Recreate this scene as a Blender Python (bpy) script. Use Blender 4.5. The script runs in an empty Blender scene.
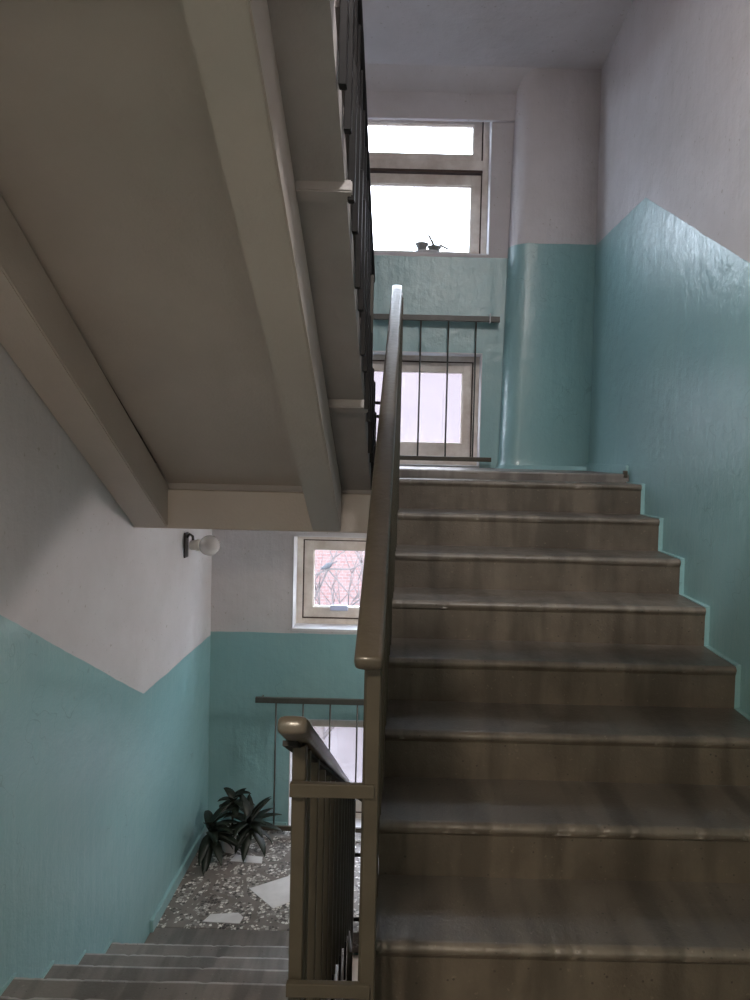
import bpy, bmesh, math, random
from mathutils import Vector, Matrix, noise
random.seed(7)
S = bpy.context.scene
C = S.collection
R = math.radians
EYE = 1.595            # eye height over the storey floor; shapes below are written relative to the eye, lifted at the end

# ------------------------------------------------------------------ camera, world, light, exposure
cam = bpy.data.cameras.new('camera'); camo = bpy.data.objects.new('camera', cam); C.objects.link(camo)
cam.sensor_fit = 'AUTO'; cam.sensor_width = 36.0; cam.lens = 25.2
cam.shift_x = -0.038; cam.shift_y = -0.023; cam.clip_start = 0.02
PITCH, ROLL = R(-1.8), R(1.38)
camo.matrix_world = Matrix.Rotation(R(90) + PITCH, 4, 'X') @ Matrix.Rotation(ROLL, 4, 'Z')
S.camera = camo
S.view_settings.view_transform = 'Standard'; S.view_settings.look = 'None'
S.view_settings.exposure = 0.5; S.view_settings.gamma = 1.0; S.view_settings.use_curve_mapping = False

w = bpy.data.worlds.new('sky'); S.world = w; w.use_nodes = True
nt = w.node_tree; nt.nodes.clear()
out = nt.nodes.new('ShaderNodeOutputWorld'); bg = nt.nodes.new('ShaderNodeBackground')
tc = nt.nodes.new('ShaderNodeTexCoord'); nz = nt.nodes.new('ShaderNodeTexNoise'); cr = nt.nodes.new('ShaderNodeValToRGB')
nz.inputs['Scale'].default_value = 1.6; nz.inputs['Detail'].default_value = 5
cr.color_ramp.elements[0].position = .35; cr.color_ramp.elements[0].color = (.72, .84, 1, 1)
cr.color_ramp.elements[1].position = .7; cr.color_ramp.elements[1].color = (.86, .93, 1, 1)
nt.links.new(tc.outputs['Generated'], nz.inputs['Vector']); nt.links.new(nz.outputs['Fac'], cr.inputs['Fac'])
nt.links.new(cr.outputs['Color'], bg.inputs['Color']); bg.inputs['Strength'].default_value = 9.2
nt.links.new(bg.outputs[0], out.inputs[0])

sun = bpy.data.lights.new('sun', 'SUN'); sun.energy = 0.5; sun.angle = R(2); sun.color = (1, .95, .88)
suno = bpy.data.objects.new('sun', sun); C.objects.link(suno); suno.rotation_euler = (R(48), 0, R(12))   # from behind the house, on the facade across the yard
FILL_POWER = 47.0

# ------------------------------------------------------------------ materials
def mat(name):
    m = bpy.data.materials.new(name); m.use_nodes = True
    n = m.node_tree; b = n.nodes['Principled BSDF']
    return m, n, b
def N(n, t, **k):
    x = n.nodes.new('ShaderNode' + t)
    for a, v in k.items():
        if a in ('operation', 'data_type', 'blend_type', 'feature', 'distance', 'musgrave_type', 'use_clamp', 'clamp'): setattr(x, a, v)
        else: x.inputs[a.replace('_', ' ')].default_value = v
    return x
def M2(n, op, a, b=None, clamp=False):
    x = n.nodes.new('ShaderNodeMath'); x.operation = op; x.use_clamp = clamp
    for i, v in enumerate((a, b)):
        if v is None: continue
        if isinstance(v, (int, float)): x.inputs[i].default_value = v
        else: n.links.new(v, x.inputs[i])
    return x.outputs[0]
def mixc(n, f, a, b, blend='MIX'):
    x = n.nodes.new('ShaderNodeMix'); x.data_type = 'RGBA'; x.blend_type = blend
    for s, v in ((0, f), (6, a), (7, b)):
        if isinstance(v, (int, float)): x.inputs[s].default_value = v
        elif isinstance(v, tuple): x.inputs[s].default_value = v + (1,)
        else: n.links.new(v, x.inputs[s])
    return x.outputs[2]
def coords(n):
    t = n.nodes.new('ShaderNodeTexCoord'); return t.outputs['Object']
def nse(n, vec, scale, detail=4, rough=.55, stretch=None):
    if stretch:
        mp = n.nodes.new('ShaderNodeMapping'); mp.inputs['Scale'].default_value = stretch
        n.links.new(vec, mp.inputs['Vector']); vec = mp.outputs[0]
    x = n.nodes.new('ShaderNodeTexNoise'); x.inputs['Scale'].default_value = scale
    x.inputs['Detail'].default_value = detail; x.inputs['Roughness'].default_value = rough
    n.links.new(vec, x.inputs['Vector']); return x.outputs['Fac']
def ramp(n, f, p0, p1, c0=(0, 0, 0), c1=(1, 1, 1)):
    x = n.nodes.new('ShaderNodeValToRGB'); e = x.color_ramp.elements
    e[0].position = p0; e[1].position = p1; e[0].color = c0 + (1,); e[1].color = c1 + (1,)
    n.links.new(f, x.inputs['Fac']); return x.outputs['Color']
def bump(n, b, h, strength, dist):
    x = n.nodes.new('ShaderNodeBump'); x.inputs['Strength'].default_value = strength; x.inputs['Distance'].default_value = dist
    n.links.new(h, x.inputs['Height']); n.links.new(x.outputs[0], b.inputs['Normal'])

WHITE = (.60, .585, .61); TEAL = (.225, .405, .43)
def wall_mat(name, mode):
    m, n, b = mat(name); v = coords(n)
    sp = n.nodes.new('ShaderNodeSeparateXYZ'); n.links.new(v, sp.inputs[0])
    X, Y, Z = sp.outputs
    wob = M2(n, 'MULTIPLY', M2(n, 'SUBTRACT', nse(n, v, 6, 3), .5), .016)
    if mode == 'left':
        h = M2(n, 'ADD', M2(n, 'MULTIPLY', M2(n, 'MAXIMUM', M2(n, 'SUBTRACT', 4.01, Y), 0), .556), -1.42)
    elif mode == 'right':
        a = M2(n, 'MULTIPLY', M2(n, 'MAXIMUM', M2(n, 'SUBTRACT', 4.08, Y), 0), -.56)
        c = M2(n, 'MULTIPLY', M2(n, 'MAXIMUM', M2(n, 'SUBTRACT', Y, 4.08), 0), .05)
        h = M2(n, 'ADD', M2(n, 'ADD', a, c), 1.515)
    elif mode == 'column':
        h = M2(n, 'ADD', 1.575, 0)
    if mode == 'far':
        t1 = M2(n, 'LESS_THAN', M2(n, 'ADD', Z, wob), -1.393)
        t2 = M2(n, 'MULTIPLY', M2(n, 'LESS_THAN', M2(n, 'ADD', Z, wob), 1.505), M2(n, 'GREATER_THAN', Z, -.25))
        fac = M2(n, 'MAXIMUM', t1, t2)
    elif mode == 'white': fac = M2(n, 'MULTIPLY', 0, 0)
    elif mode == 'teal': fac = M2(n, 'ADD', 1, 0)
    else: fac = M2(n, 'LESS_THAN', M2(n, 'ADD', Z, wob), h)
    dirt = nse(n, v, 1.7, 6, .6)
    streak = nse(n, v, 5, 4, .6, (3, 3, .35))
    wcol = mixc(n, ramp(n, dirt, .35, .7), (WHITE[0]*.86, WHITE[1]*.85, WHITE[2]*.84), WHITE)
    wcol = mixc(n, ramp(n, nse(n, v, 38, 2), .69, .74), wcol, (.42, .40, .39))
    tcol = mixc(n, ramp(n, dirt, .3, .75), (TEAL[0]*.93, TEAL[1]*.95, TEAL[2]*.96), (TEAL[0]*1.12, TEAL[1]*1.06, TEAL[2]*1.03))
    tcol = mixc(n, M2(n, 'MULTIPLY', ramp(n, streak, .5, .75), .25), tcol, (.27, .45, .44))
    # hairline cracks and chipped spots
    vo = n.nodes.new('ShaderNodeTexVoronoi'); vo.feature = 'DISTANCE_TO_EDGE'; vo.inputs['Scale'].default_value = 1.1
    dv = n.nodes.new('ShaderNodeVectorMath'); dv.operation = 'ADD'
    nn = n.nodes.new('ShaderNodeTexNoise'); nn.inputs['Scale'].default_value = 4; n.links.new(v, nn.inputs['Vector'])
    n.links.new(v, dv.inputs[0]); n.links.new(nn.outputs['Color'], dv.inputs[1]); n.links.new(dv.outputs[0], vo.inputs['Vector'])
    crack = M2(n, 'MULTIPLY', M2(n, 'LESS_THAN', vo.outputs['Distance'], .0035), M2(n, 'GREATER_THAN', nse(n, v, 1.3, 2), .56))
    tcol = mixc(n, M2(n, 'MULTIPLY', crack, .25), tcol, (.05, .10, .10))
    n.links.new(mixc(n, fac, wcol, tcol), b.inputs['Base Color'])
    rt = M2(n, 'ADD', M2(n, 'MULTIPLY', nse(n, v, 2.2, 3, .5), .10), .285)
    rr = n.nodes.new('ShaderNodeMix'); rr.data_type = 'FLOAT'
    n.links.new(fac, rr.inputs[0]); rr.inputs[2].default_value = .78; n.links.new(rt, rr.inputs[3])
    n.links.new(rr.outputs[0], b.inputs['Roughness'])
    b.inputs['Specular IOR Level'].default_value = .9
    hh = M2(n, 'ADD', M2(n, 'ADD', nse(n, v, 9, 3), M2(n, 'MULTIPLY', nse(n, v, 110, 3), .16)), M2(n, 'MULTIPLY', streak, .5))
    hh = M2(n, 'ADD', hh, M2(n, 'MULTIPLY', fac, .12))
    bump(n, b, hh, .55, .012)
    return m

def plain(name, col, rough=.6, var=.12, scale=8, bmp=.2, bd=.004, metallic=0, spec=.5, col2=None, bscale=40):
    m, n, b = mat(name); v = coords(n)
    c2 = col2 or tuple(c*(1-var*2) for c in col)
    n.links.new(mixc(n, ramp(n, nse(n, v, scale, 5, .6), .35, .7), c2, col), b.inputs['Base Color'])
    b.inputs['Roughness'].default_value = rough; b.inputs['Metallic'].default_value = metallic
    b.inputs['Specular IOR Level'].default_value = spec
    if bmp: bump(n, b, nse(n, v, bscale, 4), bmp, bd)
    return m

def concrete(name, col, col2, rough=.5):
    m, n, b = mat(name); v = coords(n)
    c = mixc(n, ramp(n, nse(n, v, 3.0, 8, .65), .32, .68), col2, col)
    c = mixc(n, M2(n, 'MULTIPLY', ramp(n, nse(n, v, 2.6, 3, .5, (4, .6, .6)), .46, .62), .75), c, tuple(x*.38 for x in col))   # grime runs, also standing in for baluster shadows painted into the risers
    c = mixc(n, M2(n, 'MULTIPLY', ramp(n, nse(n, v, 70, 2), .68, .74), .25), c, tuple(min(1, x*2.0) for x in col))
    vo = n.nodes.new('ShaderNodeTexVoronoi'); vo.inputs['Scale'].default_value = 26; n.links.new(v, vo.inputs['Vector'])
    c = mixc(n, M2(n, 'LESS_THAN', vo.outputs['Distance'], .09), c, tuple(x*.35 for x in col))
    n.links.new(c, b.inputs['Base Color'])
    n.links.new(M2(n, 'ADD', M2(n, 'MULTIPLY', ramp(n, nse(n, v, 6, 6, .7), .3, .7), .25), max(.29, rough-.12)), b.inputs['Roughness'])
    b.inputs['Specular IOR Level'].default_value = .6
    bump(n, b, M2(n, 'ADD', nse(n, v, 12, 6, .65), M2(n, 'MULTIPLY', nse(n, v, 120, 2), .3)), .45, .006)
    return m

def terrazzo(name):
    m, n, b = mat(name); v = coords(n)
    big = n.nodes.new('ShaderNodeTexVoronoi'); big.feature = 'DISTANCE_TO_EDGE'; big.inputs['Scale'].default_value = 4.2
    bc = n.nodes.new('ShaderNodeTexVoronoi'); bc.inputs['Scale'].default_value = 4.2
    ch = n.nodes.new('ShaderNodeTexVoronoi'); ch.inputs['Scale'].default_value = 50
    ce = n.nodes.new('ShaderNodeTexVoronoi'); ce.feature = 'DISTANCE_TO_EDGE'; ce.inputs['Scale'].default_value = 50
    for x in (big, bc, ch, ce): n.links.new(v, x.inputs['Vector'])
    sc = n.nodes.new('ShaderNodeSeparateColor'); n.links.new(ch.outputs['Color'], sc.inputs[0])
    chips = ramp(n, sc.outputs[0], .25, .95, (.05, .046, .046), (.72, .70, .66))
    mort = mixc(n, ramp(n, nse(n, v, 9, 4), .3, .7), (.12, .105, .095), (.20, .18, .165))
    body = mixc(n, M2(n, 'MULTIPLY', M2(n, 'GREATER_THAN', ce.outputs['Distance'], .09), M2(n, 'GREATER_THAN', sc.outputs[1], .2)), mort, chips)
    body = mixc(n, M2(n, 'LESS_THAN', M2(n, 'ADD', big.outputs['Distance'], M2(n, 'MULTIPLY', nse(n, v, 14, 3), .12)), .112), body, mort)
    n.links.new(body, b.inputs['Base Color']); b.inputs['Roughness'].default_value = .38
    bump(n, b, nse(n, v, 30, 3), .2, .003)
    return m

def glass_mat(name, tint=(1, 1, 1), haze=.0):
    m, n, b = mat(name); v = coords(n)
    o = n.nodes['Material Output']; n.nodes.remove(b)
    t = n.nodes.new('ShaderNodeBsdfTransparent'); t.inputs[0].default_value = tint + (1,)
    g = n.nodes.new('ShaderNodeBsdfGlossy'); g.inputs['Roughness'].default_value = .05
    d = n.nodes.new('ShaderNodeBsdfTranslucent'); d.inputs[0].default_value = (.85, .84, .88, 1)
    mx = n.nodes.new('ShaderNodeMixShader'); mx.inputs[0].default_value = .05
    n.links.new(t.outputs[0], mx.inputs[1]); n.links.new(g.outputs[0], mx.inputs[2])
    mx2 = n.nodes.new('ShaderNodeMixShader')
    f = M2(n, 'ADD', M2(n, 'MULTIPLY', ramp(n, nse(n, v, 5, 5, .7, (1.5, 1, .4)), .5, .8), haze), haze*.4)
    n.links.new(f, mx2.inputs[0]); n.links.new(mx.outputs[0], mx2.inputs[1]); n.links.new(d.outputs[0], mx2.inputs[2])
    n.links.new(mx2.outputs[0], o.inputs[0])
    return m

m_left = wall_mat('wall_paint_left', 'left'); m_right = wall_mat('wall_paint_right', 'right'); m_far = wall_mat('wall_paint_window_side', 'far')
m_col = wall_mat('wall_paint_column', 'column'); m_white = wall_mat('whitewash', 'white'); m_teal = wall_mat('teal_paint', 'teal')
m_soffit = plain('soffit_paint', (.52, .46, .42), .6, .06, 2, .35, .006, bscale=60)
m_slabside = plain('grey_soffit_paint', (.42, .395, .39), .7, .08, 3, .4, .006, bscale=50)
m_step = concrete('stair_concrete', (.142, .116, .090), (.070, .056, .044), .40)
m_stepL = concrete('worn_concrete', (.21, .19, .175), (.14, .125, .115), .42)
m_edge = concrete('worn_nosing', (.185, .16, .132), (.10, .085, .07), .45)
m_edgeL = concrete('worn_grey_nosing', (.42, .40, .39), (.26, .24, .23), .36)
m_tread = concrete('worn_tread', (.14, .122, .102), (.078, .066, .054), .38)
m_terr = terrazzo('terrazzo')
m_marble = plain('marble', (.66, .65, .66), .35, .08, 10, .1)
m_rail = plain('brown_rail_paint', (.082, .069, .054), .28, .12, 14, .5, .003, spec=.6, bscale=35)
m_post = plain('olive_post_paint', (.056, .047, .033), .42, .12, 10, .35, .003, bscale=30)
m_dark = plain('dark_rail_paint', (.006, .005, .005), .6, .12, 14, .4, .003, bscale=35, spec=.25)
m_guard = plain('dark_guard_paint', (.075, .075, .066), .4, .1, 20, .2)
m_frame = plain('old_window_paint', (.74, .69, .63), .5, .16, 7, .4, .004, col2=(.54, .47, .41))
m_sill = plain('sill_paint', (.66, .66, .68), .45, .06, 7, .2)
m_glass = glass_mat('clear_glass', (.97, .98, 1), .02)
m_glassp = glass_mat('dusty_glass', (.95, .93, .94), .07)
m_gap = plain('dark_seam', (.06, .035, .025), .7, .1)

# ------------------------------------------------------------------ mesh helpers
def mkobj(name, bm, m, parent=None, smooth=False):
    me = bpy.data.meshes.new(name); bmesh.ops.recalc_face_normals(bm, faces=bm.faces); bm.to_mesh(me); bm.free()
    for a in (m if isinstance(m, (list, tuple)) else [m]): me.materials.append(a)
    if smooth:
        for p in me.polygons: p.use_smooth = True
    o = bpy.data.objects.new(name, me); C.objects.link(o)
    if parent:
        o.parent = parent; o.location = -parent.location if parent.get('_w') else (0, 0, 0)
        if parent.parent and parent.get('_w') is None: o.location = (0, 0, 0)
    return o
def thing(name, label, cat, loc=(0, 0, 0), group=None, world=False, kind=None):
    o = bpy.data.objects.new(name, None); C.objects.link(o); o.location = loc; o.empty_display_size = .1
    if label: o['label'] = label
    if cat: o['category'] = cat
    if group: o['group'] = group
    if kind: o['kind'] = kind
    if world: o['_w'] = 1
    return o
def tag(o, label, cat, group=None, kind=None):
    o['label'] = label; o['category'] = cat
    if group: o['group'] = group
    if kind: o['kind'] = kind
    return o
def struct(o): o['kind'] = 'structure'; return o
def box(bm, x0, x1, y0, y1, z0, z1, bev=0, seg=2, mi=0):
    r = bmesh.ops.create_cube(bm, size=1)
    vs = r['verts']
    for v in vs: v.co = Vector(((x0+x1)/2+v.co.x*(x1-x0), (y0+y1)/2+v.co.y*(y1-y0), (z0+z1)/2+v.co.z*(z1-z0)))
    if mi:
        for f in {f for v in vs for f in v.link_faces}: f.material_index = mi
    if bev:
        es = list({e for v in vs for e in v.link_edges})
        bmesh.ops.bevel(bm, geom=es, offset=bev, segments=seg, affect='EDGES', profile=.6)
    return bm
def B(*a, **k):
    bm = bmesh.new(); return box(bm, *a, **k)
def tube(bm, pts, radii, n=10, cap=True):
    pts = [Vector(p) for p in pts]
    if isinstance(radii, (int, float)): radii = [radii]*len(pts)
    rings = []; up = None
    for i, p in enumerate(pts):
        d = (pts[min(i+1, len(pts)-1)]-pts[max(i-1, 0)]).normalized()
        if up is None:
            up = Vector((0, 0, 1)) if abs(d.z) < .9 else Vector((1, 0, 0))
        a = d.cross(up).normalized(); c = a.cross(d).normalized(); up = c
        rings.append([bm.verts.new(p+(a*math.cos(t)+c*math.sin(t))*radii[i]) for t in [2*math.pi*k/n for k in range(n)]])
    for r0, r1 in zip(rings, rings[1:]):
        for k in range(n): bm.faces.new((r0[k], r0[(k+1) % n], r1[(k+1) % n], r1[k]))
    if cap:
        bm.faces.new(rings[0][::-1]); bm.faces.new(rings[-1])
    return bm
def lathe(bm, prof, n=28, origin=(0, 0, 0), axis='Z'):
    o = Vector(origin); rings = []
    for r, h in prof:
        ring = []
        for k in range(n):
            t = 2*math.pi*k/n
            p = Vector((r*math.cos(t), r*math.sin(t), h))
            if axis == 'X': p = Vector((h, p.x, p.y))
            if axis == '-Z': p.z = -h
            ring.append(bm.verts.new(o+p))
        rings.append(ring)
    for r0, r1 in zip(rings, rings[1:]):
        for k in range(n): bm.faces.new((r0[k], r0[(k+1) % n], r1[(k+1) % n], r1[k]))
    bm.faces.new(rings[0][::-1]); bm.faces.new(rings[-1])
    return bm
def prism(bm, poly, x0, x1, nseg=1):       # poly in (Y,Z), extruded along X
    rows = []
    for i in range(nseg+1):
        x = x0+(x1-x0)*i/nseg
        rows.append([bm.verts.new((x, y, z)) for y, z in poly])
    k = len(poly)
    for a, b_ in zip(rows, rows[1:]):
        for i in range(k): bm.faces.new((a[i], a[(i+1) % k], b_[(i+1) % k], b_[i]))
    bm.faces.new(rows[0][::-1]); bm.faces.new(rows[-1])
    return rows
def sweep(bm, path, prof):                 # path: (Y,Z) list in a vertical plane at x=prof centre; prof: (x, normal) list
    rows = []
    for i, p in enumerate(path):
        a = Vector(path[max(i-1, 0)][:2]); b_ = Vector(path[min(i+1, len(path)-1)][:2]); d = (b_-a).normalized(); nrm = Vector((-d.y, d.x))
        if nrm.y < 0: nrm = -nrm
        sc = p[2] if len(p) > 2 else 1
        rows.append([bm.verts.new((PX + q[0]*sc, p[0]+nrm.x*q[1]*sc, p[1]+nrm.y*q[1]*sc)) for q in prof])
    k = len(prof)
    for a, b_ in zip(rows, rows[1:]):
        for i in range(k): bm.faces.new((a[i], a[(i+1) % k], b_[(i+1) % k], b_[i]))
    bm.faces.new(rows[0][::-1]); bm.faces.new(rows[-1])

# ------------------------------------------------------------------ key dimensions (metres, relative to the eye)
XL, XR = -1.53, 1.30            # side walls
YW, YB = 5.35, -1.60            # window wall, wall behind the viewer
ZU, ZL, ZF, ZC = -.085, -2.93, -1.595, 2.86   # upper half landing, lower half landing, storey floor, top ceiling
ZLOW = -4.45

# ------------------------------------------------------------------ the shell
struct(mkobj('wall_left', B(XL-.25, XL, YB-.25, YW+.4, ZLOW-.2, ZC+.3), m_left))
struct(mkobj('wall_right', B(XR, XR+.25, YB-.25, YW+.4, ZLOW-.2, ZC+.3), m_right))
struct(mkobj('wall_near', B(XL, XR, YB-.25, YB, ZLOW-.2, ZC+.3), m_white))
bm = bmesh.new(); prism(bm, [(YB, ZC), (4.3, ZC+.005), (5.19, ZC-.02), (YW-.03, ZC-.155), (YW+.4, ZC-.155), (YW+.4, ZC+.3), (YB, ZC+.3)], XL, XR)
struct(mkobj('ceiling', bm, m_white))
# window wall with its four openings (niche width NX0..NX1)
NX0, NX1 = -.905, .535
OPEN = [(-2.93, -2.06, .505), (-1.365, -.64, .505), (-.085, .785, .505), (1.525, 2.69, .535)]
bm = bmesh.new(); T = YW+.38
box(bm, XL, NX0, YW, T, ZLOW, ZC+.2)
box(bm, .535, XR, YW, T, ZLOW, ZC+.2)
z = ZLOW
for z0, z1, xr in OPEN:
    box(bm, NX0, .535, YW, T, z, z0)
    if xr < .535: box(bm, xr, .535, YW, T, z0, z1)
    z = z1
box(bm, NX0, .535, YW, T, z, ZC+.2)
struct(mkobj('wall_far', bm, m_far))
struct(mkobj('trim_1', B(XL+.001, .72, YW-.035, YW+.001, 2.515, ZC+.05, bev=.006), m_white))       # lintel beam under the ceiling
# white inner reveals of the niches
k = 0
for z0, z1, xr in OPEN:
    k += 1
    bm = bmesh.new()
    box(bm, NX0, NX0+.006, YW-.003, YW+.17, z0+.001, z1); box(bm, xr-.006, xr, YW-.003, YW+.17, z0+.001, z1)
    box(bm, NX0, xr, YW-.003, YW+.17, z1-.006, z1)
    struct(mkobj('trim_%d' % (k+1), bm, m_sill))

# rounded pipe boxing in the far right corner
bm = bmesh.new(); poly = []
cx0, cy0 = .655, 5.19
rr_ = .15
for i in range(13):
    t = math.pi/2*i/12
    poly.append((cx0+rr_-rr_*math.cos(t), cy0+rr_-rr_*math.sin(t)*1.0))
poly += [(XR+.001, cy0-.005), (XR+.001, YW+.01), (cx0, YW+.01)]
nz_ = 60; rows = []
for i in range(nz_+1):
    z = ZU-.02+(ZC+.03-ZU)*i/nz_
    row = []
    for (x, y) in poly:
        d = noise.noise(Vector((x*3, y*3, z*2.2)))*.006
        flare = .022*max(0, 1-(z-ZU)/.035) if z < ZU+.035 else 0
        lean = .012-.06*(z-ZU)/2.9
        row.append(bm.verts.new((x-lean*(1 if x < 1.0 else 0)-(flare if x < 1.2 else 0), y-d-(flare if y < YW else 0), z)))
    rows.append(row)
kk = len(poly)
for a, b_ in zip(rows, rows[1:]):
    for i in range(kk): bm.faces.new((a[i], a[(i+1) % kk], b_[(i+1) % kk], b_[i]))
bm.faces.new(rows[0][::-1]); bm.faces.new(rows[-1])
o = struct(mkobj('column', bm, m_col, smooth=False))
for p in o.data.polygons: p.use_smooth = abs(p.normal.z) < .5
tag(o, 'rounded boxed-in pipe column in the far right corner, white over teal', 'column', kind='structure')

# storey floor the viewer stands on, and the slab of the storey above
struct(mkobj('floor', B(XL, XR, YB, 1.80, ZF-.2, ZF), m_terr))
o = mkobj('upper_storey_slab', B(XL, XR, YB, 1.60, 1.06, 1.25), m_soffit); struct(o)
struct(mkobj('ground_floor_slab', B(XL, XR, YB, YW, ZLOW-.2, ZLOW), m_terr))

# ------------------------------------------------------------------ landings
def landing(z, label, group, mtop):
    t = thing('stair_landing', label, 'landing', ((XL+XR)/2, (4.2+YW)/2, z-.135), world=True)
    mkobj('slab', B(XL+.002, XR-.002, 4.20, YW-.002, z-.135, z, bev=.008), [mtop], t)
    return t
lu = landing(ZU, 'upper half landing between the flights, under the high window', None, m_stepL)
bm = bmesh.new(); box(bm, XL+.002, -.085, 3.83, 4.20, -.435, ZU-.137, bev=.006); box(bm, -.086, XR-.002, 3.97, 4.20, -.435, ZU-.137, bev=.006); mkobj('edge_beam', bm, m_soffit, lu)
mkobj('beam_top', B(XL+.002, -.10, 3.90, 4.20, ZU-.137, ZU-.001), m_slabside, lu)
ll = landing(ZL, 'lower half landing of terrazzo with white marble pieces', None, m_terr)
mkobj('edge_beam', B(XL+.002, XR-.002, 3.95, 4.20, ZL-.40, ZL-.14, bev=.006), m_soffit, ll)
def inlay(pts):
    bm = bmesh.new()
    a = [bm.verts.new((x, y, ZL-.004)) for x, y in pts]; b_ = [bm.verts.new((x, y, ZL+.003)) for x, y in pts]
    bm.faces.new(b_); bm.faces.new(a[::-1])
    for i in range(len(pts)): j = (i+1) % len(pts); bm.faces.new((a[i], a[j], b_[j], b_[i]))
    o = mkobj('marble_inlay', bm, m_marble, ll); o['label'] = 'white marble piece'
INL = [[(-1.03, 4.60), (-.74, 4.78), (-.54, 4.62), (-.83, 4.40)],
       [(-1.24, 4.26), (-1.21, 4.33), (-1.04, 4.35), (-1.00, 4.31), (-1.01, 4.25)],
       [(-1.24, 4.91), (-1.22, 4.99), (-1.02, 4.97), (-1.01, 4.89)],
       [(.1, 4.5), (.2, 4.8), (.5, 4.75), (.45, 4.4)]]
for p in INL: inlay(p)

# ------------------------------------------------------------------ stair flights
def step_mesh(x0, x1, yn, z, rise, depth, seed, sgn=1):
    """one step: riser block with a worn rounded nosing; sgn=1 climbs away from the viewer, -1 descends away (nosing on the far side)"""
    bm = bmesh.new(); lip = .010; th = .030
    prof = [(lip, z-rise), (lip, z-th-.008), (lip*.6, z-th), (.004, z-th+.006), (0, z-th*.5), (.002, z-.010), (.010, z-.001), (.022, z), (depth*.5, z-.002), (depth, z-.001), (depth, z-rise)]
    poly = [(yn+sgn*a, b_) for a, b_ in prof]
    ns = 240 if sgn == 1 else 120
    rows = prism(bm, poly, x0, x1, ns)
    for i, row in enumerate(rows):
        x = row[0].co.x
        n1 = noise.noise(Vector((x*4, seed*3.1, 0)))*.004
        ch = max(0, noise.noise(Vector((x*34, seed*7.7, 2)))-.2)*.008+max(0, noise.noise(Vector((x*11, seed*5.7, 9)))-.4)*.012
        sag = noise.noise(Vector((x*1.3, seed, 5)))*.004
        for j in (3, 4, 5, 6, 7):
            row[j].co.y += sgn*(n1+ch*(1 if j != 7 else .4)); row[j].co.z -= ch*(.8 if j in (5, 6) else .2)
        for j in range(3, 10): row[j].co.z += sag*.6
        row[0].co.y += n1*.8; row[1].co.y += n1*.8
    bm.faces.ensure_lookup_table()
    L_ = len(poly)
    for i, f in enumerate(bm.faces):
        if i < ns*L_ and (i % L_) in (3, 4, 5, 6): f.material_index = 1; f.smooth = True
        elif i < ns*L_ and (i % L_) in (7, 8): f.material_index = 2
    return bm

# right flight: climbs away to the upper half landing
fr = thing('stair_flight', 'brown concrete stair flight on the right climbing to the upper landing', 'stairs', (.6, 1.5, ZF), world=True)
XS = -.077
NR = [(4.20, ZU)]+[(3.9-.3*u, -.134-.165*u) for u in range(9)]
for u, (yn, z) in enumerate(NR):
    if u == 0: zr = .049
    else: zr = .165
    if u == len(NR)-1: zr = z-ZF
    mkobj('step', step_mesh(XS, XR-.022, yn, z, zr+(.0 if u == len(NR)-1 else .01), .33 if u else .06, u+1), [m_step, m_edge, m_tread], fr)
bm = bmesh.new(); prism(bm, [(4.19, -.30), (4.19, -.48), (1.72, -1.60-.26), (1.53, ZF-.27), (1.53, ZF-.09), (3.93, -.37)], XS+.006, XR-.003)
mkobj('slab', bm, m_slabside, fr)
# painted stepped skirting where the steps meet the wall
bm = bmesh.new(); poly = []
for yn, z in NR[1:][::-1]: poly += [(yn+.010, z-.165), (yn+.010, z+.004)]
poly += [(4.19, NR[1][1]+.005), (4.19, NR[1][1]-.12)]
pts2 = poly+[(y, z-.05) for y, z in [(4.19, -.40), (1.49, -1.60)]]
prism(bm, pts2, XR-.023, XR-.0005); o = mkobj('skirting', bm, m_teal, fr); o['label'] = 'teal painted stepped skirting'
# small dark chip hole in a riser and stub at the landing corner
bm = bmesh.new()
a = [(1.150, -.83), (1.178, -.845), (1.188, -.858), (1.172, -.868), (1.150, -.882)]
f0 = [bm.verts.new((x, 2.7+.0095, z)) for x, z in a]; f1 = [bm.verts.new((x, 2.7+.03, z)) for x, z in a]
bm.faces.new(f0); bm.faces.new(f1[::-1])
for i in range(5): bm.faces.new((f0[i], f0[(i+1) % 5], f1[(i+1) % 5], f1[i]))
o = mkobj('chipped_spot', bm, m_gap, fr); o['label'] = 'dark chip in a riser'
mkobj('corner_stub', B(1.262, 1.285, 4.19, 4.22, ZU-.02, ZU+.022, bev=.004), m_post, fr)

# left flight going down to the lower half landing
XE = -.315
fl = thing('stair_flight', 'grey concrete stair flight on the left going down to the terrazzo landing', 'stairs', (-.9, 3.8, ZL), world=True)
NL = [(3.80, -2.765), (3.6, -2.59), (3.3, -2.43), (3.0, -2.26), (2.7, -2.09), (2.4, -1.925), (2.1, -1.76), (1.82, ZF-.003)]
zp = ZL
for k, (yn, z) in enumerate(NL):
    mkobj('step', step_mesh(XL+.01, XE, yn, z, z-zp+.01, .33 if k < 7 else .06, k+20, -1), [m_stepL, m_edgeL, m_stepL], fl)
    zp = z
mkobj('foot_slab', B(XL+.003, XE, 3.72, 4.195, ZL-.13, ZL+.002, bev=.004), m_stepL, fl)
bm = bmesh.new(); prism(bm, [(3.99, ZL-.01), (3.99, ZL-.24), (1.85, ZF-.42), (1.62, ZF-.3), (1.62, ZF-.21), (1.81, ZF-.2), (2.0, ZF-.28)], XL+.004, XE-.01)
mkobj('slab', bm, m_slabside, fl)
bm = bmesh.new(); poly = [(4.0, ZL+.06), (4.0, ZL-.05)]
low = [(yn+.012, z-.15) for yn, z in NL]
poly = []
for yn, z in NL: poly += [(yn+.006, z-.16), (yn+.006, z+.005)]
poly = poly+[(1.83, ZF+.014), (1.83, ZF-.3), (3.8, ZL-.1)]
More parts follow.
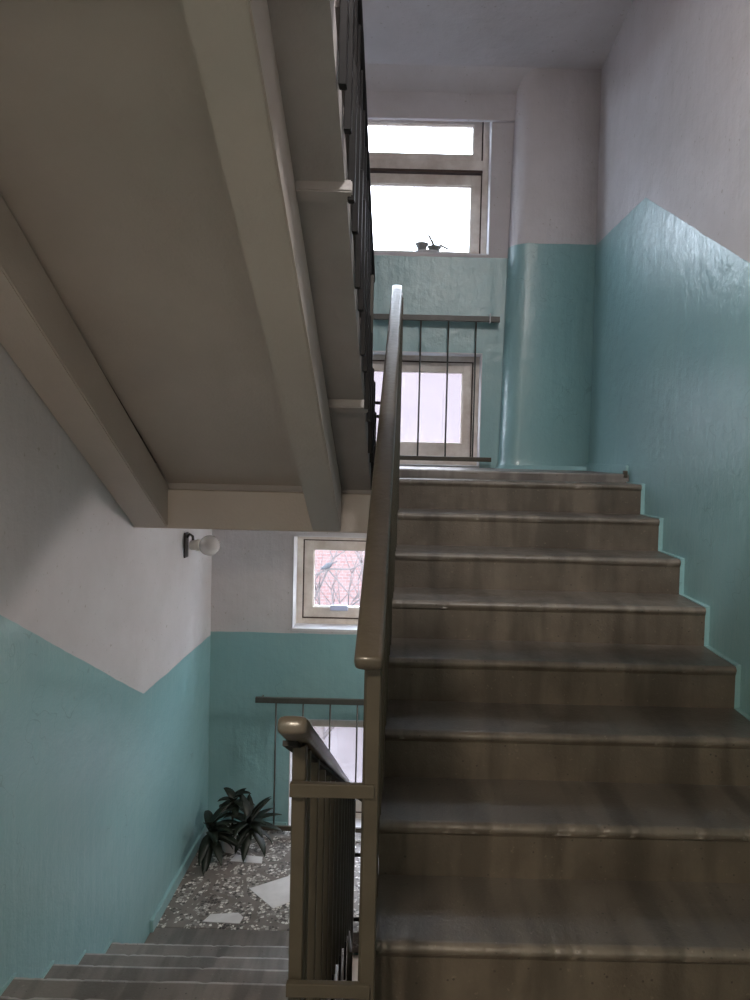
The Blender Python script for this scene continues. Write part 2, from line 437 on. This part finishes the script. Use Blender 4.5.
prism(bm, poly, XL+.0005, XL+.012); o = mkobj('skirting', bm, m_teal, fl); o['label'] = 'teal painted stepped skirting'

# flight overhead on the left, climbing back from the upper half landing to the storey above
fo = thing('stair_flight', 'overhead stair flight on the left seen from below, beige soffit between two stringers', 'stairs', (-.9, 4.0, ZU), world=True)
SL = .64; YJ = 3.84
def zst(y, off): return off+SL*(YJ-y)
YT = 1.58
XO = -.235
for nm, x0, x1 in (('stringer', XL+.003, -1.34), ('stringer', -.545, -.39)):
    bm = bmesh.new(); prism(bm, [(YJ, -.435), (YJ, -.2), (YT, zst(YT, -.2)), (YT, zst(YT, -.435))], x0, x1, 1)
    bmesh.ops.bevel(bm, geom=[e for e in bm.edges], offset=.006, segments=2, affect='EDGES')
    mkobj(nm, bm, m_soffit, fo)
bm = bmesh.new(); prism(bm, [(YJ+.12, -.225), (YJ+.12, -.12), (YT, zst(YT, -.10)), (YT, zst(YT, -.205))], -1.36, -.53)
mkobj('soffit', bm, m_soffit, fo)
bm = bmesh.new(); prism(bm, [(YJ+.12, -.24), (YJ+.12, -.12), (YT, zst(YT, -.09)), (YT, zst(YT, -.20))], -.395, XO)
mkobj('edge_slab', bm, m_slabside, fo)
for yr in (3.19, 2.235):
    zz = zst(yr, -.205)
    bm = bmesh.new(); prism(bm, [(yr-.018, zz+.035), (yr-.018, zz-.002), (yr+.022, zz-.026), (yr+.026, zz+.02)], -.392, XO+.022)
    bmesh.ops.bevel(bm, geom=[e for e in bm.edges], offset=.004, segments=2, affect='EDGES')
    mkobj('rib', bm, m_slabside, fo)
for k in range(1, 9):
    yn = 4.1-.265*k+.265; z = ZU+.167*k
    poly = [(yn, z-.167), (yn, z-.03), (yn+.02, z-.03), (yn+.02, z), (yn-.29, z), (yn-.29, z-.03)]
    bm = bmesh.new(); prism(bm, poly, XL+.003, XO+.004); mkobj('step', bm, m_stepL, fo)

# ------------------------------------------------------------------ stair railings
HP = []                                       # handrail cross section, flat-bottomed rounded plastic strip
for k in range(16):
    t = 2*math.pi*k/16
    HP.append((.029*math.copysign(abs(math.cos(t))**.55, math.cos(t)), .017*math.copysign(abs(math.sin(t))**.55, math.sin(t))))
def handrail(path, x, m, parent, wob=0.0, x2=None):
    global PX
    PX = 0; bm = bmesh.new(); P = []
    for (a, b_) in zip(path, path[1:]):
        n = 30
        for i in range(n+(b_ is path[-1])):
            s = i/n; P.append((a[0]+(b_[0]-a[0])*s, a[1]+(b_[1]-a[1])*s+noise.noise(Vector((a[0]+(b_[0]-a[0])*s*3, x, 0)))*wob))
    d0 = Vector(P[1])-Vector(P[0]); d0.normalize(); d1 = Vector(P[-1])-Vector(P[-2]); d1.normalize()
    P = [(P[0][0]-d0.x*.010, P[0][1]-d0.y*.010, .72), (P[0][0]-d0.x*.006, P[0][1]-d0.y*.006, .93)]+P+[(P[-1][0]+d1.x*.006, P[-1][1]+d1.y*.006, .93), (P[-1][0]+d1.x*.010, P[-1][1]+d1.y*.010, .72)]
    sweep(bm, P, HP)
    ya, yb = path[0][0], path[-1][0]; x2 = x if x2 is None else x2
    for v in bm.verts: v.co.x += x+(x2-x)*(v.co.y-ya)/(yb-ya)
    return mkobj('handrail', bm, m, parent, smooth=True)
def flat(bm, x, y, z0, z1, wx=.028, wy=.012): box(bm, x-wx/2, x+wx/2, y-wy/2, y+wy/2, z0, z1, bev=.0022, seg=1)
def strap(path, x, w, h, m, parent, nm='bottom_rail'):
    global PX
    PX = x; bm = bmesh.new(); sweep(bm, path, [(-w/2, -h/2), (w/2, -h/2), (w/2, h/2), (-w/2, h/2)])
    return mkobj(nm, bm, m, parent)

# right flight railing
rr = thing('stair_railing', 'brown railing along the open left side of the right stair flight, silvery worn handrail', 'railing', (-.095, 1.38, ZF), world=True)
XRr = -.094
handrail([(1.36, -.405), (3.92, .925)], -.078, m_rail, rr, .004, -.113)
def zr(y): return -.405+(y-1.36)*.5195
strap([(1.40, zr(1.40)-.024), (3.90, zr(3.90)-.024)], XRr, .030, .008, m_post, rr, 'support_strap')
bm = bmesh.new(); flat(bm, -.069, 1.40, ZF, zr(1.40)-.020, .030, .030); mkobj('post', bm, m_post, rr)
bm = bmesh.new(); flat(bm, XRr-.006, 3.88, ZU-.30, zr(3.88)-.020, .028, .028); mkobj('post', bm, m_post, rr)
y = 1.56
while y < 3.82:
    znose = -.134-.165*((3.9-y)/.3)
    bm = bmesh.new(); flat(bm, -.086, y, znose-.16, zr(y)-.020, .024, .020); mkobj('baluster', bm, m_post, rr)
    y += .15
strap([(1.42, -1.50-.02), (3.86, -.16-.02)], XRr-.002, .012, .035, m_post, rr, 'bottom_rail')
bm = bmesh.new(); box(bm, -.232, -.062, 1.378, 1.392, -.690, -.662, bev=.002); mkobj('cross_bar', bm, m_post, rr)
bm = bmesh.new(); box(bm, -.232, -.062, 1.378, 1.392, -1.10, -1.072, bev=.002); mkobj('cross_bar', bm, m_post, rr)
bm = bmesh.new(); tube(bm, [(-.285, 3.96, .292), (-.10, 3.96, .285)], .0095); mkobj('cross_bar', bm, m_post, rr, True)
bm = bmesh.new(); tube(bm, [(-.275, 3.93, .215), (-.10, 3.93, .205)], .0095); mkobj('cross_bar', bm, m_post, rr, True)

# railing of the flight going down on the left
rl = thing('stair_railing', 'brown railing beside the descending left flight, blunt rounded handrail end', 'railing', (-.225, 1.38, ZF), world=True)
XLr = -.229
def zl_(y): return -.508-(y-1.29)*.548
handrail([(1.29, -.508), (3.90, zl_(3.90))], -.213, m_rail, rl, .003, -.288)
strap([(1.36, zl_(1.36)-.026), (3.88, zl_(3.88)-.026)], XLr, .030, .010, m_dark, rl, 'support_strap')
bm = bmesh.new(); flat(bm, -.2165, 1.41, ZF, zl_(1.41)-.02, .028, .028); mkobj('post', bm, m_post, rl)
def znl(y): return -1.60-(y-1.85)*.555
y = 1.50
while y < 3.92:
    zb = max(ZL+.05, min(ZF, znl(y))+.07)
    bm = bmesh.new(); flat(bm, -.224-.072*(y-1.5)/2.4, y, zb, zl_(y)-.02, .034, .012); mkobj('baluster', bm, m_post, rl)
    y += .19
bm = bmesh.new(); flat(bm, -.294, 3.90, ZL-.10, zl_(3.9)-.02, .030, .03); mkobj('post', bm, m_post, rl)
o = strap([(1.42, ZF+.06), (1.84, ZF+.06), (3.70, znl(3.70)+.06), (3.90, ZL+.10)], -.290, .012, .020, m_sill, rl, 'bottom_rail'); o['label'] = 'pale bottom rail'
for yy in (2.0, 2.5, 3.0, 3.35, 3.65):
    bm = bmesh.new(); flat(bm, -.300, yy, znl(yy)-.20, znl(yy)+.055, .012, .03); mkobj('bracket', bm, m_dark, rl)
for zz in (-2.285, -2.66):
    bm = bmesh.new(); tube(bm, [(-.29, 3.92, zz), (-.05, 3.92, zz)], .011); mkobj('cross_bar', bm, m_dark, rl, True)

# railing of the overhead flight
ro = thing('stair_railing', 'nearly black railing hanging beside the overhead flight, seen edge-on from below', 'railing', (-.25, 3.98, ZU), world=True)
XOr = -.280
def zo(y): return 1.02+(4.05-y)*.61
handrail([(4.08, zo(4.08)), (1.6, zo(1.6))], XOr+.006, m_dark, ro, .004)
strap([(4.04, zo(4.04)-.026), (1.62, zo(1.62)-.026)], XOr, .034, .012, m_dark, ro, 'support_strap')
bm = bmesh.new(); flat(bm, -.262, 4.02, ZU-.05, zo(4.02)-.02, .026, .026); mkobj('post', bm, m_post, ro)
y = 3.80; k = 0
while y > 1.62:
    bt = zst(y, -.20)-.02+.05*(k % 2)
    bm = bmesh.new(); flat(bm, -.217, y, bt, bt+.42, .022, .032); 
    tube(bm, [(-.217, y, bt+.40), (-.236, y, bt+.50), (-.262, y, bt+.62), (-.262, y, zo(y)-.02)], .010, 6)
    mkobj('baluster', bm, m_dark, ro)
    y -= .155; k += 1
strap([(3.95, zst(3.95, -.20)+.30), (1.62, zst(1.62, -.20)+.30)], -.222, .010, .035, m_dark, ro, 'bottom_rail')

# ------------------------------------------------------------------ guards in front of the low windows
def guard(z_base, z_top, z_bot, xl, xr, label):
    t = thing('window_guard', label, 'railing', (0, 5.26, z_base), 'window guards of the half landings', world=True)
    mkobj('top_bar', B(xl, xr, 5.245, 5.275, z_top-.021, z_top+.021, bev=.004), m_guard, t)
    mkobj('bottom_bar', B(xl+.01, xr-.035, 5.25, 5.27, z_bot-.017, z_bot+.017, bev=.003), m_post, t)
    x = -1.0
    while x < .5:
        bm = bmesh.new(); tube(bm, [(x, 5.26, z_bot), (x+.002, 5.26, z_top)], .0065, 8); mkobj('bar', bm, m_guard, t, True)
        x += .206
    for x in (xl+.04, xr-.06):
        bm = bmesh.new(); tube(bm, [(x, 5.26, z_top), (x, YW+.01, z_top)], .008, 8); mkobj('wall_tie', bm, m_guard, t, True)
    bm = bmesh.new(); box(bm, xr-.078, xr-.070, 5.238, 5.282, z_top-.028, z_top+.040, bev=.002); mkobj('clip', bm, m_sill, t)
    return t
guard(ZU, 1.025, -.022, -1.155, .62, 'dark metal bar guard before the upper low window, bars against the pane')
guard(ZL, -1.885, -2.872, -1.155, .62, 'dark metal bar guard before the lower low window, beside the potted plant')

# ------------------------------------------------------------------ windows
def ring(bm, x0, x1, z0, z1, w, y0, y1, wb=None, bev=.003):
    wb = wb or w
    box(bm, x0, x0+w, y0, y1, z0, z1, bev=bev); box(bm, x1-w, x1, y0, y1, z0, z1, bev=bev)
    box(bm, x0+w, x1-w, y0, y1, z1-w, z1, bev=bev); box(bm, x0+w, x1-w, y0, y1, z0, z0+wb, bev=bev)
def window(idx, z0, z1, xr, kind, glass):
    t = thing('window_%d' % idx, None, None, ((NX0+xr)/2, YW+.2, z0), world=True, kind='structure')
    xl = NX0+.006; xr -= .006; y0 = YW+.16
    bm = bmesh.new(); ring(bm, xl, xr, z0, z1, .045, y0, y0+.12, .05); mkobj('window_frame', bm, m_frame, t)
    bm = bmesh.new(); ring(bm, xl+.045, xr-.045, z0+.05, z1-.045, .010, y0+.012, y0+.11); mkobj('seam', bm, m_gap, t)
    def sash(a0, a1, b0, b1, w, wb=None, yy=y0+.02):
        bm = bmesh.new(); ring(bm, a0, a1, b0, b1, w, yy, yy+.05, wb); s = mkobj('sash', bm, m_frame, t)
        bm = bmesh.new(); ring(bm, a0+w*.8, a1-w*.8, b0+(wb or w)*.8, b1-w*.8, w*.3, yy+.012, yy+.045); q = mkobj('bead', bm, m_frame, t)
        bm = B(a0+w-.004, a1-w+.004, yy+.028, yy+.031, b0+(wb or w)-.004, b1-w+.004); mkobj('pane', bm, glass, t)
    if kind == 'tall':
        zt = z1-.415
        sash(xl+.052, xr-.048, zt+.02, z1-.04, .072, .05)
        bm = B(xl+.045, xr-.045, y0-.004, y0+.12, zt-.055, zt+.02, bev=.004); mkobj('transom', bm, m_frame, t)
        bm = B(xl+.045, xr-.045, y0-.002, y0+.1, zt-.075, zt-.055); mkobj('transom_seam', bm, m_gap, t)
        sash(xl+.052, xr-.048, z0+.02, zt-.085, .078, .04)
    else:
        sash(xl+.05, xr-.05, z0+.055, z1-.05, .075, .085 if kind == 'mid' else .13)
    mkobj('sill', B(xl-.004, xr+.004, YW-(-.004 if kind == 'tall' else .008), y0+.01, z0-.012, z0+.012, bev=.004), m_sill, t)
    return t
window(1, 1.525, 2.69, .535, 'tall', m_glass)
window(2, -.083, .785, .505, 'low', m_glassp)
w3 = window(3, -1.365, -.64, .505, 'mid', m_glass)
window(4, -2.928, -2.06, .505, 'low', m_glassp)
o = mkobj('latch', B(-.63, -.49, YW+.15, YW+.18, -1.245, -1.205, bev=.004), plain('pale_blue_card', (.55, .6, .8), .5), w3); o['label'] = 'pale blue latch plate'

# ------------------------------------------------------------------ globe wall lamp
m_globe = bpy.data.materials.new('lamp_glass'); m_globe.use_nodes = True
bb = m_globe.node_tree.nodes['Principled BSDF']; bb.inputs['Base Color'].default_value = (.9, .88, .86, 1); bb.inputs['Roughness'].default_value = .12
bb.inputs['Transmission Weight'].default_value = .45; bb.inputs['Alpha'].default_value = .75
m_metal = plain('lamp_metal', (.10, .095, .09), .4, .1, 20, .1, metallic=.6)
m_sock = plain('lamp_socket', (.72, .68, .62), .4, .05)
m_fillglobe = bpy.data.materials.new('fill_globe'); m_fillglobe.use_nodes = True
_b = m_fillglobe.node_tree.nodes['Principled BSDF']; _b.inputs['Emission Color'].default_value = (1, .87, .82, 1); _b.inputs['Emission Strength'].default_value = 260  # glow of the added fill lamp
def wall_lamp(loc, label, axis=1, group=None, lit=0, flip=1):
    t = thing('wall_lamp', label, 'lamp', loc, group)
    bm = bmesh.new(); box(bm, 0, .012, -.035, .035, -.085, .085, bev=.003); mkobj('back_plate', bm, m_metal, t)
    bm = bmesh.new(); tube(bm, [(.012, 0, .05), (.03, 0, .075), (.05, 0, .06), (.055, 0, .02)], .009, 8); mkobj('arm', bm, m_metal, t, True)
    bm = lathe(bmesh.new(), [(.030, .035), (.034, .04), (.034, .075), (.040, .08), (.040, .10), (.030, .105)], 24, axis='X'); mkobj('socket', bm, m_sock, t, True)
    prof = [(.028, .098)]+[(.070*math.sin(a), .165-.070*math.cos(a)) for a in [R(q) for q in range(25, 176, 10)]]+[(.002, .235)]
    bm = lathe(bmesh.new(), prof, 32, axis='X'); g = mkobj('globe', bm, m_fillglobe if lit else m_globe, t, True)
    bm = lathe(bmesh.new(), [(.012, .105), (.014, .13), (.026, .16), (.028, .175), (.02, .195), (.003, .203)], 20, axis='X'); mkobj('bulb', bm, m_sock, t, True)
    return t
wall_lamp((XL+.0, 4.72, -.645), 'unlit globe bulb lamp on the left wall above the lower landing')
wl = wall_lamp((XR, 4.70, -.80), 'added globe fill lamp on the right wall of the lower landing, hidden behind the right flight', lit=1); wl.rotation_euler = (0, 0, math.pi)  # unseen lamp added to brighten the lower landing

# ------------------------------------------------------------------ unseen fill lamps added to brighten the stairwell (above and behind the viewer)
m_lit = bpy.data.materials.new('fill_opal_glass'); m_lit.use_nodes = True
bb = m_lit.node_tree.nodes['Principled BSDF']; bb.inputs['Base Color'].default_value = (.9, .88, .8, 1)
bb.inputs['Emission Color'].default_value = (1, .86, .66, 1); bb.inputs['Emission Strength'].default_value = 4
def fill_lamp(x, y, z, power, label, col=(1, .86, .68), size=.30):
    t = thing('fill_lamp', label, 'lamp', (x, y, z))
    bm = lathe(bmesh.new(), [(.10, 0), (.10, .02), (.085, .03), (.04, .032)], 28, axis='-Z'); mkobj('base', bm, m_sock, t, True)
    prof = [(.07, .03)]+[(.115*math.sin(R(a)), .03+.055-.055*math.cos(R(a))) for a in range(40, 176, 15)]
    bm = lathe(bmesh.new(), prof, 28, axis='-Z'); mkobj('shade', bm, m_lit, t, True)
    L = bpy.data.lights.new('fill_light', 'AREA'); L.shape = 'DISK'; L.size = size; L.energy = power; L.color = col
    lo = bpy.data.objects.new('fill_light', L); C.objects.link(lo); lo.parent = t; lo.location = (0, 0, -.155)
fill_lamp(-.5, -.35, 1.06, FILL_POWER, 'added round opal fill lamp on the slab behind the viewer', (1, .85, .67))
fill_lamp(.45, .6, ZC, 80, 'added round opal fill lamp on the top ceiling', (1, .95, .92))

# ------------------------------------------------------------------ potted plant on the lower landing
m_leaf = plain('leaf', (.012, .020, .011), .5, .2, 9, .1, col2=(.007, .012, .008))
m_stem = plain('stem', (.05, .045, .025), .7)
m_soil = plain('soil', (.03, .02, .015), .9)
m_pot = plain('white_plastic', (.62, .62, .64), .4, .04)
pl = thing('potted_plant', 'dark green potted plant with long strap leaves in the corner of the lower landing', 'plant', (-1.27, 5.07, ZL)); pl.scale = (.9, .9, .84)
mkobj('pot', lathe(bmesh.new(), [(.070, 0), (.074, .004), (.098, .155), (.105, .158), (.105, .17), (.094, .17), (.090, .14)], 32), m_pot, pl, True)
mkobj('soil', lathe(bmesh.new(), [(.092, .135), (.092, .150), (.05, .158)], 24), m_soil, pl, True)
def leaf(bm, base, az, el, L, Wd, droop):
    n = 9; d = Vector((math.cos(az)*math.cos(el), math.sin(az)*math.cos(el), math.sin(el))); side = d.cross(Vector((0, 0, 1)))
    if side.length < .05: side = Vector((1, 0, 0))
    side.normalize(); p = Vector(base); prev = None; e = el
    for i in range(n+1):
        s = i/n; wv = Wd*(math.sin(math.pi*min(1, s*.93+.07)**.8))**.8*.5+.001
        d = Vector((math.cos(az)*math.cos(e), math.sin(az)*math.cos(e), math.sin(e)))
        up = side.cross(d)
        r = [bm.verts.new(p-side*wv+up*wv*.35), bm.verts.new(p-up*.001), bm.verts.new(p+side*wv+up*wv*.35), bm.verts.new(p-up*.0035)]
        if prev:
            bm.faces.new((prev[0], prev[1], r[1], r[0])); bm.faces.new((prev[1], prev[2], r[2], r[1]))
            bm.faces.new((prev[2], prev[3], r[3], r[2])); bm.faces.new((prev[3], prev[0], r[0], r[3]))
        prev = r; p = p+d*L/n; p.z = max(p.z, .012); e -= droop/n
HEADS = [(Vector((-.12, -.20, .30)), 24, .28, Vector((-.35, -.25, .5))), (Vector((.0, .02, .42)), 15, .17, Vector((0, 0, 1))), (Vector((.16, -.08, .30)), 24, .27, Vector((.6, -.35, .6)))]
for hp, cnt, LL, ax in HEADS:
    tube_b = bmesh.new(); tube(tube_b, [(hp.x*.15, hp.y*.15, .15), (hp.x*.6, hp.y*.6, hp.z*.7), tuple(hp)], [.011, .009, .008], 8); mkobj('stem', tube_b, m_stem, pl, True)
    for k in range(cnt):
        az = k*2.399+random.uniform(-.25, .25); el = R(62-k*90/cnt+random.uniform(-8, 8))
        if hp.y+.0+math.sin(az)*LL > .24 or hp.x+math.cos(az)*LL < -.235:   # keep clear of the two walls
            az = R(random.choice([-35, -70, -100, 10, -140])) + random.uniform(-.3, .3)
            el = max(el, R(15)) if hp.x+math.cos(az)*LL < -.235 else el
        l_ = LL*random.uniform(.75, 1.1)
        if hp.x+math.cos(az)*math.cos(el)*l_ < -.24: l_ *= .6
        bm = bmesh.new(); leaf(bm, hp-Vector((0, 0, .004*k)), az, el, l_, .072, R(random.uniform(25, 75))); mkobj('leaf', bm, m_leaf, pl, True)

# ------------------------------------------------------------------ little pots on the high window sill
m_oldpot = plain('dull_pot', (.30, .29, .27), .5); m_twig = plain('dry_twig', (.22, .20, .15), .8)
tray = mkobj('saucer', lathe(bmesh.new(), [(.070, 0), (.085, .003), (.10, .020), (.096, .020), (.078, .006)], 28), m_sill, None, True)
tray.scale = (1.0, .6, 1); tray.location = (.07, 5.405, 1.537)
tag(tray, 'white saucer under the pots on the high window sill', 'saucer')
p1 = thing('flower_pot', 'taller small grey pot on the high window sill, left one', 'pot', (.025, 5.405, 1.5585))
mkobj('pot', lathe(bmesh.new(), [(.030, 0), (.044, .045), (.052, .047), (.052, .058), (.046, .058), (.042, .045)], 24), m_oldpot, p1, True)
p2 = thing('flower_pot', 'lower small grey pot with a bent dry twig on the high window sill', 'pot', (.122, 5.405, 1.5585))
mkobj('pot', lathe(bmesh.new(), [(.032, 0), (.048, .025), (.054, .027), (.053, .036), (.045, .036)], 24), m_oldpot, p2, True)
bm = bmesh.new(); tube(bm, [(0, 0, .03), (-.02, -.005, .075), (-.05, -.01, .125)], [.012, .010, .008], 6)
tube(bm, [(0, 0, .03), (.05, -.005, .045), (.11, -.01, .015)], [.010, .009, .007], 6); mkobj('twig', bm, m_twig, p2, True)

# ------------------------------------------------------------------ baseboards
struct(mkobj('baseboard_left', B(XL-.001, XL+.022, 4.15, YW, ZL-.01, ZL+.075, bev=.006), m_teal))
struct(mkobj('baseboard_far', B(XL+.02, NX0-.01, YW-.015, YW+.001, ZL-.01, ZL+.06, bev=.004), m_teal))
struct(mkobj('baseboard_right', B(XR-.018, XR+.001, 4.22, 5.2, ZU-.01, ZU+.055, bev=.005), m_teal))

# ------------------------------------------------------------------ outside: yard, house across, bare tree, bird
GZ = -7.0
m_ground = plain('yard_ground', (.11, .092, .095), .9, .1, 1)
struct(mkobj('ground_yard', B(-30, 30, YW+.6, 60, GZ-.3, GZ), m_ground))
m_plaster = plain('pink_plaster', (.108, .086, .090), .8, .05, 1.5, .3)
def brick_mat():
    m, n, b = mat('red_brick'); v = coords(n)
    mp = n.nodes.new('ShaderNodeMapping'); mp.inputs['Rotation'].default_value = (R(90), 0, 0); n.links.new(v, mp.inputs['Vector'])
    br = n.nodes.new('ShaderNodeTexBrick'); br.inputs['Color1'].default_value = (.15, .072, .064, 1); br.inputs['Color2'].default_value = (.16, .098, .088, 1)
    br.inputs['Mortar'].default_value = (.16, .135, .135, 1); br.inputs['Scale'].default_value = 3.0; n.links.new(mp.outputs[0], br.inputs['Vector'])
    n.links.new(br.outputs['Color'], b.inputs['Base Color']); b.inputs['Roughness'].default_value = .85
    return m
m_brick = brick_mat(); m_roof = plain('grey_roof', (.35, .33, .33), .7); m_pane = plain('dark_window', (.35, .36, .40), .1, .1, 1, 0)
hs = thing('house', 'pale pink plastered house across the yard with a red brick band', 'building', (0, 20, GZ), world=True)
bm = bmesh.new(); box(bm, -22, 22, 18, 26, GZ, 3.6); mkobj('wall', bm, m_plaster, hs)
bm = bmesh.new(); box(bm, -22, 22, 17.93, 18.0, -5.6, -1.4); mkobj('brick_band', bm, m_brick, hs)
bm = bmesh.new(); box(bm, -22.3, 22.3, 17.6, 26.3, 3.6, 3.85); mkobj('roof', bm, m_roof, hs)
for x in (-9.5, -5.2, 4.6, 9.0):
    for z in (-4.6, .6):
        bm = bmesh.new(); ring(bm, x-.7, x+.7, z, z+1.6, .09, 17.86, 17.98); f = mkobj('window', bm, m_sill, hs)
        bm = B(x-.65, x+.65, 17.90, 17.94, z+.05, z+1.55); q = mkobj('pane', bm, m_pane); q.parent = f
m_bark = plain('pale_bark', (.10, .08, .075), .9, .15, 20)
tr = thing('tree', 'bare branching tree in the yard outside the windows', 'tree', (-1.6, 12.5, GZ), world=False)
bm = bmesh.new(); bb2 = bmesh.new()
tube(bm, [(0, 0, 0), (.05, 0, 1.2), (-.04, .05, 2.4), (.05, 0, 3.2)], [.16, .13, .11, .09], 10); mkobj('trunk', bm, m_bark, tr, True)
rng = random.Random(3)
def grow(p, d, L, r, dep):
    q = p+d*L*.5+Vector((rng.uniform(-.05, .05), rng.uniform(-.05, .05), 0))*L; e = p+d*L
    tube(bb2, [p, q, e], [r, r*.8, r*.6], 6)
    if dep == 0: return
    for _ in range(3 if dep > 1 else 4):
        nd = (d+Vector((rng.uniform(-.8, .8), rng.uniform(-.5, .5), rng.uniform(-.2, .7)))).normalized()
        grow(e if _ else q, nd, L*rng.uniform(.6, .85), r*.55, dep-1)
for k in range(7):
    a = k*2.4; grow(Vector((.03, 0, 1.8+.23*k)), Vector((math.cos(a)*.7, math.sin(a)*.5, .75)).normalized(), 1.25, .045, 3)
mkobj('branches', bb2, m_bark, tr, True)
m_bird = plain('bird_feathers', (.03, .03, .035), .6)
bd = thing('bird', 'small dark bird perched in the bare tree outside the lower window', 'bird', (-1.12, 9.4, -1.52))
bm = lathe(bmesh.new(), [(.001, -.07), (.022, -.055), (.036, -.02), (.038, .01), (.026, .045), (.022, .06), (.024, .075), (.014, .09), (.001, .11)], 16, axis='X')
box(bm, -.14, -.05, -.014, .014, -.008, .004); body = mkobj('body', bm, m_bird, bd, True); body.rotation_euler = (0, R(28), R(180))
brn = bmesh.new(); tube(brn, [(-1.6, 9.5, -1.9), (-1.3, 9.43, -1.66), (-1.12, 9.4, -1.565), (-.8, 9.35, -1.55), (-.3, 9.35, -1.3)], [.02, .017, .014, .011, .006], 6)
tube(brn, [(-1.12, 9.4, -1.565), (-.9, 9.35, -1.8), (-.6, 9.3, -2.1)], [.01, .008, .004], 6)
tube(brn, [(-1.6, 12.5, -4.2), (-1.7, 11, -2.9), (-1.6, 9.5, -1.9)], [.05, .035, .02], 8)
o = mkobj('branch', brn, m_bark, None, True); o.parent = tr; o.location = -tr.location

# ------------------------------------------------------------------ lift everything so the storey floor lies at z = 0
for o in list(C.objects):
    if '_w' in o: del o['_w']
    if o.parent is None: o.location.z += EYE
